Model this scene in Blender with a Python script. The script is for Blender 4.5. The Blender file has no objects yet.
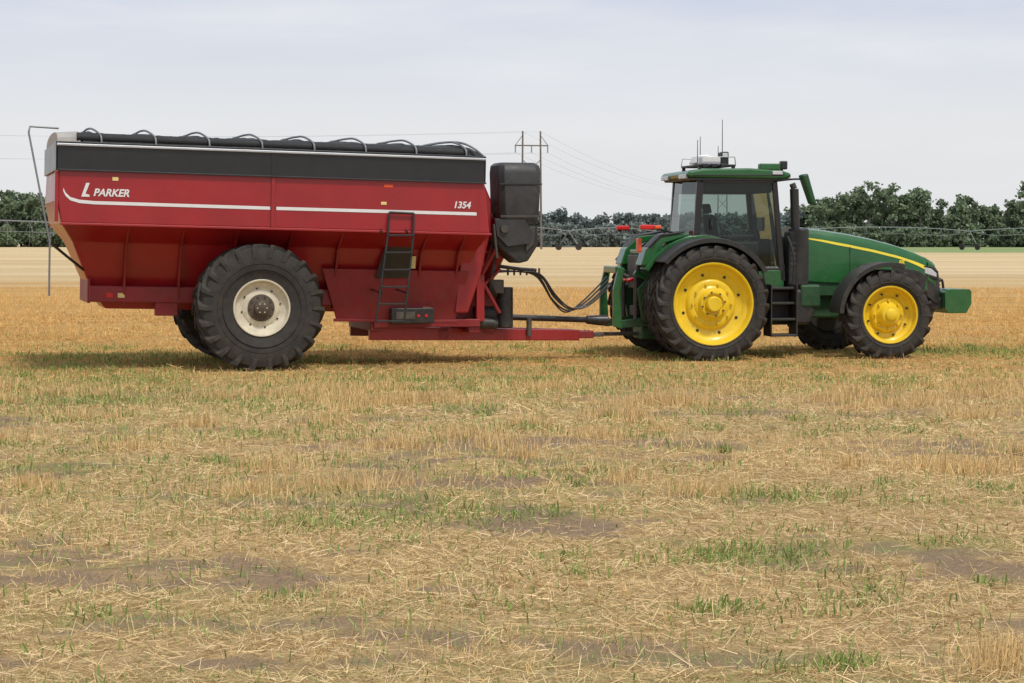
import bpy, math, random
import numpy as np
from mathutils import Vector
random.seed(7); rng=np.random.default_rng(7)
S=bpy.context.scene
R=math.radians
# ---------------------------------------------------------------- nodes / materials
def newmat(name):
    m=bpy.data.materials.new(name); m.use_nodes=True
    nt=m.node_tree
    for n in list(nt.nodes): nt.nodes.remove(n)
    return m,nt
def nd(nt,typ,ins=None,**props):
    n=nt.nodes.new(typ)
    for k,v in props.items(): setattr(n,k,v)
    if ins:
        for k,v in ins.items():
            s=n.inputs[k]
            if isinstance(v,bpy.types.NodeSocket): nt.links.new(v,s)
            else: s.default_value=v
    return n
def c4(c): return (c[0],c[1],c[2],1.0)
def mixc(nt,f,a,b,mode='MIX'):
    n=nt.nodes.new('ShaderNodeMix'); n.data_type='RGBA'; n.blend_type=mode
    def put(s,v):
        if isinstance(v,bpy.types.NodeSocket): nt.links.new(v,s)
        elif isinstance(v,(int,float)): s.default_value=v
        else: s.default_value=c4(v)
    put(n.inputs[0],f); put(n.inputs[6],a); put(n.inputs[7],b)
    return n.outputs[2]
def math_(nt,op,a,b=0.0,clamp=False):
    n=nt.nodes.new('ShaderNodeMath'); n.operation=op; n.use_clamp=clamp
    for i,v in enumerate((a,b)):
        if isinstance(v,bpy.types.NodeSocket): nt.links.new(v,n.inputs[i])
        else: n.inputs[i].default_value=v
    return n.outputs[0]
def mrange(nt,v,a,b,c=0.0,d=1.0):
    n=nd(nt,'ShaderNodeMapRange',{0:v,1:a,2:b,3:c,4:d}); return n.outputs[0]
def noise(nt,vec,scale,detail=4,rough=.55):
    n=nd(nt,'ShaderNodeTexNoise',{'Vector':vec,'Scale':scale,'Detail':detail,'Roughness':rough}); return n.outputs[0]
def pmat(name,col,rough=.5,metal=0,var=.2,scale=3,dust=.0,coat=0,bump=0,dustcol=(.30,.23,.15),spec=.5,dz=(0.2,2.2)):
    m,nt=newmat(name)
    tc=nd(nt,'ShaderNodeTexCoord').outputs['Object']
    geo=nd(nt,'ShaderNodeNewGeometry').outputs['Position']
    sp=nd(nt,'ShaderNodeSeparateXYZ',{0:geo}).outputs[2]
    n1=noise(nt,tc,scale,4,.6)
    dark=tuple(c*(1-var) for c in col); light=tuple(min(1,c*(1+var)) for c in col)
    c=mixc(nt,mrange(nt,n1,.3,.7),dark,light)
    rg=mrange(nt,n1,.3,.7,rough*.85,min(1,rough*1.2))
    if dust>0:
        n2=noise(nt,tc,scale*3.1,5,.7)
        f=math_(nt,'MULTIPLY',mrange(nt,sp,dz[0],dz[1],1,.25),mrange(nt,n2,.35,.75))
        f=math_(nt,'MULTIPLY',f,dust,True)
        c=mixc(nt,f,c,dustcol)
        rg=math_(nt,'ADD',rg,math_(nt,'MULTIPLY',f,.5),True)
    ins={'Base Color':c,'Roughness':rg,'Metallic':metal,'Coat Weight':coat,'Coat Roughness':.12,'Specular IOR Level':spec}
    if bump>0:
        b=nd(nt,'ShaderNodeBump',{'Strength':bump,'Distance':.02,'Height':noise(nt,tc,scale*12,4)})
        ins['Normal']=b.outputs[0]
    p=nd(nt,'ShaderNodeBsdfPrincipled',ins)
    nd(nt,'ShaderNodeOutputMaterial',{0:p.outputs[0]})
    return m
RED=pmat('red_paint',(.315,.007,.012),.36,var=.12,scale=1.2,dust=.18,coat=.3,dustcol=(.24,.11,.075),dz=(0.2,3.2))
REDD=pmat('red_paint_frame',(.24,.009,.013),.45,var=.2,scale=2,dust=.3,dustcol=(.22,.12,.08))
BLACK=pmat('black_paint',(.010,.011,.013),.35,var=.2,dust=.12,coat=.2)
BLKP=pmat('black_plastic',(.017,.018,.019),.5,var=.2,dust=.2)
TARP=pmat('tarp_vinyl',(.013,.014,.016),.6,var=.3,scale=5,bump=.6)
TYRE=pmat('tyre_rubber',(.021,.020,.019),.75,var=.25,scale=2.5,dust=.42,dustcol=(.14,.115,.085),dz=(-.5,4))
TREAD=pmat('tyre_tread_rubber',(.024,.023,.021),.8,var=.25,scale=2.5,dust=.6,dustcol=(.15,.125,.095),dz=(-.5,4))
CREAM=pmat('cream_rim_paint',(.66,.61,.47),.45,var=.12,scale=5,dust=.5)
GREEN=pmat('green_paint',(.008,.105,.022),.28,var=.12,dust=.16,coat=.35)
GREEND=pmat('green_cast',(.010,.072,.022),.5,var=.2,dust=.4,dustcol=(.14,.13,.08))
YEL=pmat('yellow_paint',(.80,.55,.012),.38,var=.08,scale=4,dust=.2,coat=.2,dustcol=(.42,.31,.10))
YST=pmat('yellow_decal',(.85,.70,.05),.4,var=.03)
WHITE=pmat('white_paint',(.74,.74,.74),.4,var=.05,dust=.1)
ALU=pmat('aluminium',(.50,.52,.55),.38,metal=.6,var=.1,dust=.1)
BOW=pmat('bow_tube_grey',(.20,.21,.22),.45,metal=.4,var=.15)
STEEL=pmat('dark_steel',(.065,.060,.056),.5,metal=.3,var=.3,dust=.4)
HUBM=pmat('hub_brown_steel',(.075,.055,.04),.6,metal=.1,var=.3,dust=.3)
GREYD=pmat('dark_grey_poly',(.030,.031,.034),.5,var=.3,scale=4,dust=.2)
ORNG=pmat('orange_lens',(.75,.09,.02),.3,var=.05)
REDL=pmat('red_lens',(.6,.01,.01),.25,var=.05)
WARN=pmat('warning_decal',(.75,.60,.25),.5,var=.1)
LAMP=pmat('lamp_lens',(.55,.57,.59),.12,var=.05)
SEAT=pmat('seat_fabric',(.04,.038,.03),.8,var=.2)
BEIGE=pmat('cap_vinyl',(.36,.34,.31),.6,var=.15)
WOOD=pmat('weathered_wood',(.15,.13,.12),.8,var=.2)
GALV=pmat('galvanised_pipe',(.24,.26,.27),.6,metal=.2,var=.1)
def glassmat():
    m,nt=newmat('tinted_glass')
    t=nd(nt,'ShaderNodeBsdfTransparent',{0:(.52,.60,.56,1)})
    g=nd(nt,'ShaderNodeBsdfGlossy',{0:(.9,.95,.95,1),'Roughness':.03})
    fr=nd(nt,'ShaderNodeFresnel',{'IOR':1.5})
    f=math_(nt,'MULTIPLY',fr.outputs[0],.9,True)
    x=nd(nt,'ShaderNodeMixShader',{0:f,1:t.outputs[0],2:g.outputs[0]})
    nd(nt,'ShaderNodeOutputMaterial',{0:x.outputs[0]}); return m
GLASS=glassmat()
def attrmat(name,trans=.0):
    m,nt=newmat(name)
    a=nd(nt,'ShaderNodeAttribute',attribute_name='col')
    d=nd(nt,'ShaderNodeBsdfDiffuse',{0:a.outputs['Color'],'Roughness':0})
    out=d.outputs[0]
    if trans>0:
        t=nd(nt,'ShaderNodeBsdfTranslucent',{0:a.outputs['Color']})
        out=nd(nt,'ShaderNodeMixShader',{0:trans,1:d.outputs[0],2:t.outputs[0]}).outputs[0]
    nd(nt,'ShaderNodeOutputMaterial',{0:out}); return m
# ---------------------------------------------------------------- geometry helpers
def empty(name,loc=(0,0,0),rot=(0,0,0),parent=None):
    e=bpy.data.objects.new(name,None); e.location=loc; e.rotation_euler=rot; e.empty_display_size=.2
    S.collection.objects.link(e)
    if parent: e.parent=parent
    return e
import bmesh
def mk(name,verts,faces,mat,parent=None,smooth=False,bevel=0,seg=2):
    me=bpy.data.meshes.new(name); me.from_pydata([tuple(v) for v in verts],[],[tuple(f) for f in faces])
    me.materials.append(mat)
    bm=bmesh.new(); bm.from_mesh(me); bmesh.ops.recalc_face_normals(bm,faces=bm.faces); bm.to_mesh(me); bm.free()
    me.update()
    o=bpy.data.objects.new(name,me); S.collection.objects.link(o)
    if parent: o.parent=parent
    if smooth:
        me.polygons.foreach_set('use_smooth',[True]*len(me.polygons))
        me.set_sharp_from_angle(angle=R(38))
    if bevel>0:
        b=o.modifiers.new('bevel','BEVEL'); b.width=bevel; b.segments=seg; b.limit_method='ANGLE'; b.angle_limit=R(35)
    return o
def box(name,p,x0,x1,y0,y1,z0,z1,mat,bevel=.01):
    v=[(x,y,z) for x in (x0,x1) for y in (y0,y1) for z in (z0,z1)]
    f=[(0,1,3,2),(4,6,7,5),(0,4,5,1),(2,3,7,6),(0,2,6,4),(1,5,7,3)]
    return mk(name,v,f,mat,p,bevel=bevel)
def hexa(name,p,a,b,mat,bevel=.01):
    v=list(a)+list(b)
    f=[(0,1,2,3),(7,6,5,4)]+[(i,(i+1)%4,4+(i+1)%4,4+i) for i in range(4)]
    return mk(name,v,f,mat,p,bevel=bevel)
def prism(name,p,pts,y0,y1,mat,bevel=.01,smooth=False):
    n=len(pts); v=[(x,y0,z) for x,z in pts]+[(x,y1,z) for x,z in pts]
    f=[tuple(range(n)),tuple(range(2*n-1,n-1,-1))]+[(i,(i+1)%n,n+(i+1)%n,n+i) for i in range(n)]
    return mk(name,v,f,mat,p,bevel=bevel,smooth=smooth)
def prismx(name,p,pts,x0,x1,mat,bevel=.01):
    n=len(pts); v=[(x0,y,z) for y,z in pts]+[(x1,y,z) for y,z in pts]
    f=[tuple(range(n)),tuple(range(2*n-1,n-1,-1))]+[(i,(i+1)%n,n+(i+1)%n,n+i) for i in range(n)]
    return mk(name,v,f,mat,p,bevel=bevel)
def cyl(name,p,a,b,r,mat,r2=None,seg=20,bevel=0):
    a=Vector(a); b=Vector(b); r2=r if r2 is None else r2
    d=(b-a).normalized(); u=d.orthogonal().normalized(); w=d.cross(u)
    v=[]
    for c,rr in ((a,r),(b,r2)):
        for i in range(seg):
            t=2*math.pi*i/seg; v.append(c+(u*math.cos(t)+w*math.sin(t))*rr)
    f=[tuple(range(seg)),tuple(range(2*seg-1,seg-1,-1))]+[(i,(i+1)%seg,seg+(i+1)%seg,seg+i) for i in range(seg)]
    return mk(name,v,f,mat,p,smooth=True,bevel=bevel)
def tube(name,p,pts,r,mat,smooth=True,res=8):
    pts=[Vector(q) for q in pts]
    if smooth and len(pts)>2:
        out=[]
        for i in range(len(pts)-1):
            p0=pts[max(i-1,0)];p1=pts[i];p2=pts[i+1];p3=pts[min(i+2,len(pts)-1)]
            for k in range(res):
                t=k/res
                out.append(.5*((2*p1)+(p2-p0)*t+(2*p0-5*p1+4*p2-p3)*t*t+(3*p1-p0-3*p2+p3)*t**3))
        out.append(pts[-1]); pts=out
    cu=bpy.data.curves.new(name,'CURVE'); cu.dimensions='3D'; cu.bevel_depth=r; cu.bevel_resolution=3; cu.use_fill_caps=True
    sp=cu.splines.new('POLY'); sp.points.add(len(pts)-1)
    for i,q in enumerate(pts): sp.points[i].co=(q.x,q.y,q.z,1)
    sp.use_smooth=True
    cu.materials.append(mat)
    o=bpy.data.objects.new(name,cu); S.collection.objects.link(o)
    if p: o.parent=p
    return o
def multitube(name,p,lines_,mat):
    cu=bpy.data.curves.new(name,'CURVE'); cu.dimensions='3D'; cu.bevel_depth=1.0; cu.bevel_resolution=1
    for pts,r in lines_:
        sp=cu.splines.new('POLY'); sp.points.add(len(pts)-1)
        for i,q in enumerate(pts): sp.points[i].co=(q[0],q[1],q[2],1); sp.points[i].radius=r
    cu.materials.append(mat)
    o=bpy.data.objects.new(name,cu); S.collection.objects.link(o)
    if p: o.parent=p
    return o
def revolve(name,p,c,prof,mat,seg=72,s=1):
    v=[];f=[];n=len(prof)
    for i in range(seg):
        t=2*math.pi*i/seg
        for r,y in prof: v.append((c[0]+r*math.cos(t),c[1]+s*y,c[2]+r*math.sin(t)))
    for i in range(seg):
        j=(i+1)%seg
        for k in range(n-1): f.append((i*n+k,i*n+k+1,j*n+k+1,j*n+k))
    return mk(name,v,f,mat,p,smooth=True)
def loft(name,p,secs,mat,smooth=True,bevel=0):
    n=len(secs[0]); v=[q for s in secs for q in s]; f=[]
    for i in range(len(secs)-1):
        for k in range(n):
            k2=(k+1)%n; f.append((i*n+k,i*n+k2,(i+1)*n+k2,(i+1)*n+k))
    f.append(tuple(range(n))); f.append(tuple(range(len(v)-1,len(v)-n-1,-1)))
    return mk(name,v,f,mat,p,smooth=smooth,bevel=bevel)
def arc(name,p,cx,cz,ri,ro,a0,a1,y0,y1,mat,n=24,bevel=.008):
    v=[];f=[]
    for i in range(n+1):
        a=R(a0+(a1-a0)*i/n)
        for r in (ri,ro):
            for y in (y0,y1): v.append((cx+r*math.cos(a),y,cz+r*math.sin(a)))
    for i in range(n):
        b=4*i;c=b+4
        f+= [(b,b+1,c+1,c),(b+2,c+2,c+3,b+3),(b,c,c+2,b+2),(b+1,b+3,c+3,c+1)]
    f+=[(0,2,3,1),(4*n,4*n+1,4*n+3,4*n+2)]
    return mk(name,v,f,mat,p,smooth=True,bevel=bevel)
def text(name,p,s,x,y,z,size,mat,italic=.0,ex=.003,rotz=0):
    cu=bpy.data.curves.new(name,'FONT'); cu.body=s; cu.size=size; cu.extrude=ex; cu.shear=italic; cu.offset=size*.03
    cu.materials.append(mat)
    o=bpy.data.objects.new(name,cu); o.location=(x,y,z); o.rotation_euler=(R(90),0,rotz); S.collection.objects.link(o); o.parent=p
    return o
# ---------------------------------------------------------------- tyres and wheels
def tyre(name,p,c,Ro,W,rr,n,lh=.055,lw=.036):
    Rc=Ro-lh; H=Rc-rr
    half=[(rr,.40),(rr+.025,.435),(rr+.06,.44),(rr+.3*H,.485),(rr+.55*H,.5),(rr+.8*H,.49),(Rc-.03,.465),(Rc,.40),(Rc+.008,.2)]
    prof=[(r,-y*W) for r,y in half]+[(Rc+.01,0)]+[(r,y*W) for r,y in reversed(half)]
    revolve(name,p,c,prof,TYRE,96)
    for k_,rb in enumerate((rr+.35*H,rr+.52*H)):
        for sd in (-1,1): revolve(name+'_bead_%d_%d'%(k_,sd),p,c,[(rb-.008,sd*W*.49),(rb-.004,sd*W*.506),(rb+.004,sd*W*.506),(rb+.008,sd*W*.49)],TYRE,72)
    st=[(.497,Rc-.17,Rc-.155,-.01),(.502,Rc-.16,Rc-.06,.0),(.488,Rc-.07,Ro-.022,.012),(.44,Rc-.05,Ro-.002,.03),(.25,Rc-.02,Ro,.11),(-.03,Rc-.02,Ro,.24)]
    V=[];F=[]
    for i in range(n):
        for sd in (-1,1):
            a0=2*math.pi*(i+(.5 if sd>0 else 0))/n
            b=len(V)
            for k,(y,ri,ro,da) in enumerate(st):
                h=lw/Ro*(1.15 if k>2 else 1.0)
                a=a0-da*1.6
                yy=c[1]+sd*y*W*1.012
                for r,aa in ((ri,a-h),(ro,a-h*.72),(ro,a+h*.72),(ri,a+h)):
                    V.append((c[0]+r*math.cos(aa),yy,c[2]+r*math.sin(aa)))
            m=len(st)
            for k in range(m-1):
                for q in range(3): F.append((b+4*k+q,b+4*k+q+1,b+4*k+q+5,b+4*k+q+4))
            F.append((b,b+1,b+2,b+3)); e=b+4*(m-1); F.append((e+3,e+2,e+1,e))
    mk(name+'_lugs',V,F,TREAD,p)
def bolts(name,p,c,y0,y1,rad,n,r,mat,ph=0):
    V=[];F=[];sg=6
    for i in range(n):
        t=2*math.pi*i/n+ph; bx=c[0]+rad*math.cos(t); bz=c[2]+rad*math.sin(t); b=len(V)
        for y in (y0,y1):
            for k in range(sg):
                a=2*math.pi*k/sg; V.append((bx+r*math.cos(a),c[1]+y,bz+r*math.sin(a)))
        F.append(tuple(b+k for k in range(sg))); F.append(tuple(b+sg+k for k in range(sg)))
        for k in range(sg): F.append((b+k,b+(k+1)%sg,b+sg+(k+1)%sg,b+sg+k))
    mk(name,V,F,mat,p)
def tractor_wheel(nm,p,c,Ro,W,rr,n,s,big):
    tyre(nm+'_tyre',p,c,Ro,W,rr-.03,n)
    k=rr/.75
    o=W*.44
    pr=[(rr-.03,o-.05),(rr,o),(rr-.012,o+.012),(rr-.035,o+.005),(rr-.055*k,o-.03),(rr-.075*k,o-.11),(rr-.13*k,o-.13),(rr-.16*k,o-.17),(.47*k,o-.20),(.44*k,o-.14),(.40*k,o-.12),(.33*k,o-.13),(.30*k,o-.10)]
    if big: pr+=[(.27,o-.09),(.25,o-.02),(.235,o+.0),(.20,o+.005),(.185,o-.03),(.15,o-.035),(.14,o+.07),(.12,o+.09),(0,o+.09)]
    else: pr+=[(.20,o-.08),(.185,o+.01),(.165,o+.03),(.12,o+.035),(.11,o+.07),(.09,o+.085),(0,o+.085)]
    revolve(nm+'_rim',p,c,pr,YEL,72,s)
    revolve(nm+'_inner_rim',p,c,[(rr-.03,-W*.42),(rr-.06,-W*.3),(rr-.08,0),(rr-.1,o-.15)],BLKP,48,s)  # inside of the yellow rim, its shade put in as black
    cyl(nm+'_inner_disc',p,(c[0],c[1]-s*W*.05,c[2]),(c[0],c[1]-s*W*.09,c[2]),rr-.09,BLKP,seg=40)
    a,b=(s*(o-.12),s*(o-.075))
    bolts(nm+'_bolts',p,c,a,b,.365*k,10 if big else 8,.022,YEL)
    if big:
        bolts(nm+'_hub_bolts',p,c,s*(o-.01),s*(o+.03),.215,8,.018,STEEL,.2)
        bolts(nm+'_slots',p,c,s*(o-.195),s*(o-.170),.55,8,.03,BLACK,.3)
    else:
        bolts(nm+'_slots',p,c,s*(o-.165),s*(o-.135),.395,8,.022,BLACK,.3)
# =================================================================== GRAIN CART
CY=R(16)
cart=empty('grain_cart',(-4.80,35.82,-.025),(0,0,CY))
body=empty('hopper_body',(0,0,0),(0,R(1.35),0),cart); body.scale=(.972,1,1)
rings=[(-3.49,3.95,1.85,3.77),(-3.53,4.07,1.85,2.80),(-3.45,4.12,1.85,2.42),(-3.22,4.05,1.22,2.12),(-2.88,3.80,.80,1.35),(-2.6,3.6,.65,.98)]
V=[];F=[]
for x0,x1,h,z in rings: V+=[(x0,-h,z),(x1,-h,z),(x1,h,z),(x0,h,z)]
for i in range(len(rings)-1):
    for k in range(4): F.append((4*i+k,4*i+(k+1)%4,4*i+4+(k+1)%4,4*i+4+k))
b=4*(len(rings)-1); F.append((b,b+1,b+2,b+3))
mk('hopper_shell',V,F,RED,body,bevel=.03)
for nm,a in (('side_near',(-3.52,3.98,-1.885,-1.855)),('side_far',(-3.52,3.98,1.855,1.885)),('end_rear',(-3.55,-3.523,-1.85,1.85)),('end_front',(3.99,4.02,-1.85,1.85))):
    box('extension_'+nm,body,*a,3.30,3.775,BLACK,.008)
box('top_rail_near',body,-3.54,4.0,-1.925,-1.888,3.700,3.740,ALU,.008)
box('top_rail_far',body,-3.54,4.0,1.888,1.925,3.700,3.740,ALU,.008)
box('lower_extension_bead',body,-3.53,4.02,-1.905,-1.888,3.29,3.315,BLACK,.004)
for i,x in enumerate((.17,)):
    box('panel_joint_%d'%i,body,x-.035,x+.035,-1.875,-1.853,2.44,3.29,RED,.006)
    box('panel_joint_top_%d'%i,body,x-.04,x+.04,-1.897,-1.886,3.32,3.69,BLACK,.004)
V=[];F=[]
for x in (.135,.205,-3.47,3.9):
    for i in range(9):
        z=2.5+i*.092; b=len(V)
        V+=[(x-.008,-1.883,z-.008),(x+.008,-1.883,z-.008),(x+.008,-1.883,z+.008),(x-.008,-1.883,z+.008)]; F.append((b,b+1,b+2,b+3))
mk('joint_rivets',V,F,STEEL,body)
box('fold_flange',body,-3.47,4.14,-1.89,-1.845,2.395,2.435,RED,.008)
box('fold_flange_far',body,-3.47,4.14,1.845,1.89,2.395,2.435,RED,.008)
box('rear_corner',body,-3.56,-3.50,-1.87,-1.80,2.45,3.29,RED,.01)
for sgn in (-1,1):
    for i,x in enumerate((-2.3,-1.35,-.4,.55,1.45,3.0,3.7)):
        prismx('rib_%d_%s'%(i,'n' if sgn<0 else 'f'),body,[(sgn*1.78,2.39),(sgn*1.20,2.11),(sgn*.82,1.35),(sgn*.82,1.05),(sgn*.98,1.05),(sgn*1.05,1.45),(sgn*1.31,2.08)],x-.02,x+.02,REDD,.005)
    box('side_rail_%s'%('n' if sgn<0 else 'f'),body,-2.90,3.75,*sorted((sgn*.78,sgn*1.0)),1.10,1.38,REDD,.02)
hexa('front_skirt',body,[(1.5,-1.02,.86),(3.72,-1.02,.84),(3.72,-.98,.84),(1.5,-.98,.86)],[(1.2,-1.13,1.75),(3.95,-1.13,1.75),(3.95,-1.09,1.75),(1.2,-1.09,1.75)],REDD,.01)
box('front_skirt_flange',body,1.45,3.75,-1.06,-1.0,.82,.87,REDD,.008)
box('rear_drop_bracket',body,-1.75,-1.35,-1.0,-.8,.88,1.10,REDD,.015)
box('rear_panel',body,-2.93,-2.88,-.95,.95,1.08,1.5,REDD,.01)
for x in (-2.55,-2.35): box('rear_light_%d'%(x*-100),body,x-.06,x+.06,-1.012,-1.001,1.18,1.26,REDL if x<-2.5 else WARN,.003)
box('axle_beam',cart,-.18,.18,-1.2,1.2,.87,1.2,REDD,.02)
box('axle_pedestal',cart,-.7,.7,-.7,.7,.9,1.2,REDD,.02)
for y in (-1.5,-.75,0,.75,1.5):
    hexa('front_brace_%d'%(y*100),body,[(4.12,y-.04,2.4),(4.2,y-.04,2.4),(4.2,y+.04,2.4),(4.12,y+.04,2.4)],[(3.97,y-.04,3.29),(4.05,y-.04,3.29),(4.05,y+.04,3.29),(3.97,y+.04,3.29)],RED)
prism('front_bulge',body,[(3.95,3.55),(4.16,3.42),(4.36,3.0),(4.36,2.5),(4.18,1.7),(3.95,1.0),(3.70,1.0)],-1.1,.9,RED,.03)
def ribbon(nm,p,path,w,y,mat):
    V=[];F=[]
    for i,(x,z) in enumerate(path):
        V+=[(x,y,z-w/2),(x,y,z+w/2)]
        if i: F.append((2*i-2,2*i,2*i+1,2*i-1))
    return mk(nm,V,F,mat,p)
ribbon('stripe_rear',body,[(-3.42,2.98),(-3.38,2.90),(-3.30,2.83),(-3.15,2.79),(-2.9,2.775),(.12,2.765)],.055,-1.856,WHITE)
ribbon('stripe_front',body,[(.23,2.765),(3.86,2.765)],.055,-1.856,WHITE)
mk('logo_mark',[(-3.12,-1.857,2.87),(-2.98,-1.857,2.87),(-2.985,-1.857,2.905),(-3.05,-1.857,2.92),(-2.98,-1.857,3.1),(-3.04,-1.857,3.1)],[(0,1,2,3,4,5)],WHITE,body)
text('maker_lettering',body,'PARKER',-2.92,-1.857,2.89,.17,WHITE,.25,ex=.002)
text('size_lettering',body,'1354',3.42,-1.857,2.86,.16,WHITE,.2,ex=.002)
for i,(x,z,w_,h) in enumerate(((2.15,3.18,.16,.05),(-2.6,3.15,.10,.06),(2.1,2.88,.1,.05))):
    mk('decal_%d'%i,[(x,-1.857,z),(x+w_,-1.857,z),(x+w_,-1.857,z+h),(x,-1.857,z+h)],[(0,1,2,3)],WARN if i!=0 else ORNG,body)
mk('sticker_slope',[(2.76,-1.147,1.78),(2.92,-1.147,1.78),(2.92,-1.19,2.0),(2.76,-1.19,2.0)],[(0,1,2,3)],WARN,body)
mk('sticker_low',[(3.1,-1.045,.98),(3.25,-1.045,.98),(3.25,-1.06,1.10),(3.1,-1.06,1.10)],[(0,1,2,3)],WARN,body)
# tarp
prof=[]
for i in range(17):
    t=math.pi*i/16; prof.append((-1.80*math.cos(t),3.765+.25*math.sin(t)**.55))
V=[];F=[]; nx=90
for j in range(nx+1):
    x=-3.1+6.75*j/nx; sg=.03*abs(math.sin((x+2.95)/.92*math.pi))+(.010*math.sin(j*2.3))
    for i,(y,z) in enumerate(prof): V.append((x,y,z-(sg if 0<i<16 else 0)+random.uniform(-.004,.004)))
for j in range(nx):
    for i in range(16): F.append((j*17+i,j*17+i+1,(j+1)*17+i+1,(j+1)*17+i))
mk('tarp_cover',V,F,TARP,body,smooth=True)
cyl('tarp_roll',body,(-3.2,-1.72,3.85),(3.7,-1.72,3.82),.085,TARP,seg=14)
for i in range(8):
    x=-2.95+i*.92
    tube('tarp_bow_%d'%i,body,[(x+.16,-1.86,3.76),(x+.14,-1.80,3.90),(x+.03,-1.50,4.01),(x-.02,-1.0,4.035),(x,0,4.05),(x,1.0,4.03),(x,1.8,3.76)],.018,BOW)
def endcap(nm,x0,x1,m):
    V=[(x0,y,z) for y,z in prof]+[(x1,y*.97,z-.03) for y,z in prof]; n=17
    F=[tuple(range(n)),tuple(range(2*n-1,n-1,-1))]+[(i,i+1,n+i+1,n+i) for i in range(n-1)]+[(0,n,2*n-1,n-1)]
    mk(nm,V,F,m,body,smooth=True)
endcap('rear_cap',-3.14,-3.52,BEIGE)
V=[];n=17
for xx,k in ((3.6,1.0),(3.8,.85),(3.98,.25)):
    V+=[(xx,y,3.765+(z-3.765)*k+.01) for y,z in prof]
F=[(j*n+i,j*n+i+1,(j+1)*n+i+1,(j+1)*n+i) for j in range(2) for i in range(n-1)]
mk('front_cap',V,F,TARP,body,smooth=True)
tube('front_cap_bow',body,[(3.98,-1.86,3.76),(3.75,-1.82,3.93),(3.55,-1.5,4.02),(3.5,0,4.06),(3.55,1.5,4.02),(3.9,1.82,3.76)],.02,BOW)
tube('tarp_crank_arm',body,[(-3.50,-1.72,3.99),(-3.98,-1.75,4.0),(-4.0,-1.78,3.9),(-3.68,-1.95,2.3),(-3.64,-1.96,2.12),(-3.64,-1.96,1.22)],.017,BOW,smooth=False)
tube('tarp_arm_brace',body,[(-3.66,-1.95,2.12),(-3.3,-1.6,1.85),(-3.02,-1.2,1.65)],.024,BLACK,smooth=False)
# ladder
tube('ladder_rail_1',cart,[(2.25,-1.90,2.70),(2.20,-1.98,2.3),(1.98,-2.0,.80)],.020,BLACK,smooth=False)
tube('ladder_rail_2',cart,[(2.68,-1.90,2.68),(2.65,-1.98,2.3),(2.48,-2.0,.80)],.020,BLACK,smooth=False)
for i in range(6):
    t=i/5; xl=2.20-.22*t; xr=2.65-.17*t; z=2.3-1.48*t
    box('ladder_rung_%d'%i,cart,xl,xr,-2.03,-1.95,z-.015,z+.015,BLACK,.004)
tube('ladder_top_bar',cart,[(2.25,-1.90,2.70),(2.68,-1.90,2.68)],.02,BLACK,smooth=False)
for z,y in ((1.3,-1.0),(2.35,-1.84)):
    for x in (2.1,2.55): tube('ladder_stay_%d_%d'%(z*10,x*100),cart,[(x,-1.98,z),(x,y,z+.05)],.018,BLACK,smooth=False)
hexa('ladder_backing',cart,[(2.15,-1.16,1.55),(2.75,-1.16,1.55),(2.75,-1.14,1.55),(2.15,-1.14,1.55)],[(2.3,-1.3,2.1),(2.8,-1.3,2.1),(2.8,-1.28,2.1),(2.3,-1.28,2.1)],BLACK,.005)
box('lower_side_beam',cart,2.15,4.1,-1.05,-.9,.66,.80,REDD,.015)
box('lower_cross_beam',cart,2.1,2.3,-1.0,1.0,.6,.8,REDD,.015)
box('lower_cross_beam_front',cart,3.9,4.1,-1.0,1.0,.55,.8,REDD,.015)
box('toolbox',cart,2.42,3.2,-1.25,-1.07,.74,1.02,BLACK,.02)
box('toolbox_plate',cart,2.5,2.85,-1.262,-1.252,.82,.95,STEEL,.003)
bolts('toolbox_dots',cart,(2.98,-1.26,.88),-.008,.0,.07,2,.03,REDL)
for s in (-1,1):
    hexa('tongue_beam_%s'%('n' if s<0 else 'f'),cart,[(2.1,s*.85-.07,.44),(2.1,s*.85+.07,.44),(2.1,s*.85+.07,.68),(2.1,s*.85-.07,.68)],[(6.25,s*.14-.07,.34),(6.25,s*.14+.07,.34),(6.25,s*.14+.07,.54),(6.25,s*.14-.07,.54)],RED,.015)
box('tongue_nose',cart,6.1,6.55,-.16,.16,.38,.52,REDD,.02)
box('hitch_clevis',cart,6.5,6.78,-.08,.08,.40,.48,STEEL,.015)
box('tongue_cross_1',cart,3.4,3.6,-.7,.7,.44,.6,REDD,.015)
box('tongue_cross_2',cart,4.9,5.05,-.4,.4,.42,.56,REDD,.015)
cyl('pto_shaft',cart,(4.6,-.05,.80),(6.9,0,.70),.055,BLACK,seg=16)
cyl('pto_bell_rear',cart,(4.6,-.05,.80),(4.95,-.05,.785),.12,BLACK,r2=.09)
cyl('pto_bell_front',cart,(6.45,0,.72),(6.85,0,.70),.08,BLACK,r2=.11)
cyl('jack_post',cart,(5.2,-.42,.45),(5.2,-.42,.78),.05,STEEL)
box('gearbox',cart,4.25,4.62,-.3,.25,.62,1.05,STEEL,.03)
cyl('hydraulic_reservoir',cart,(4.68,-.62,.62),(4.68,-.62,1.36),.15,BLKP,bevel=.02)
cyl('driveline_guard',cart,(4.1,-.5,.86),(4.7,-.45,.86),.17,BLKP,bevel=.02)
cyl('driveline_guard_low',cart,(4.0,-.75,.72),(4.5,-.75,.70),.10,BLKP,bevel=.02)
box('front_post_near',cart,4.05,4.2,-.98,-.86,.75,2.35,RED,.015)
box('valve_block',cart,4.32,4.6,-.85,-.6,1.25,1.5,STEEL,.01)
prism('auger_boot',cart,[(3.7,.55),(4.5,.5),(4.75,.9),(4.65,1.35),(4.1,1.45),(3.7,1.1)],-.55,.35,REDD,.03)
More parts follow.
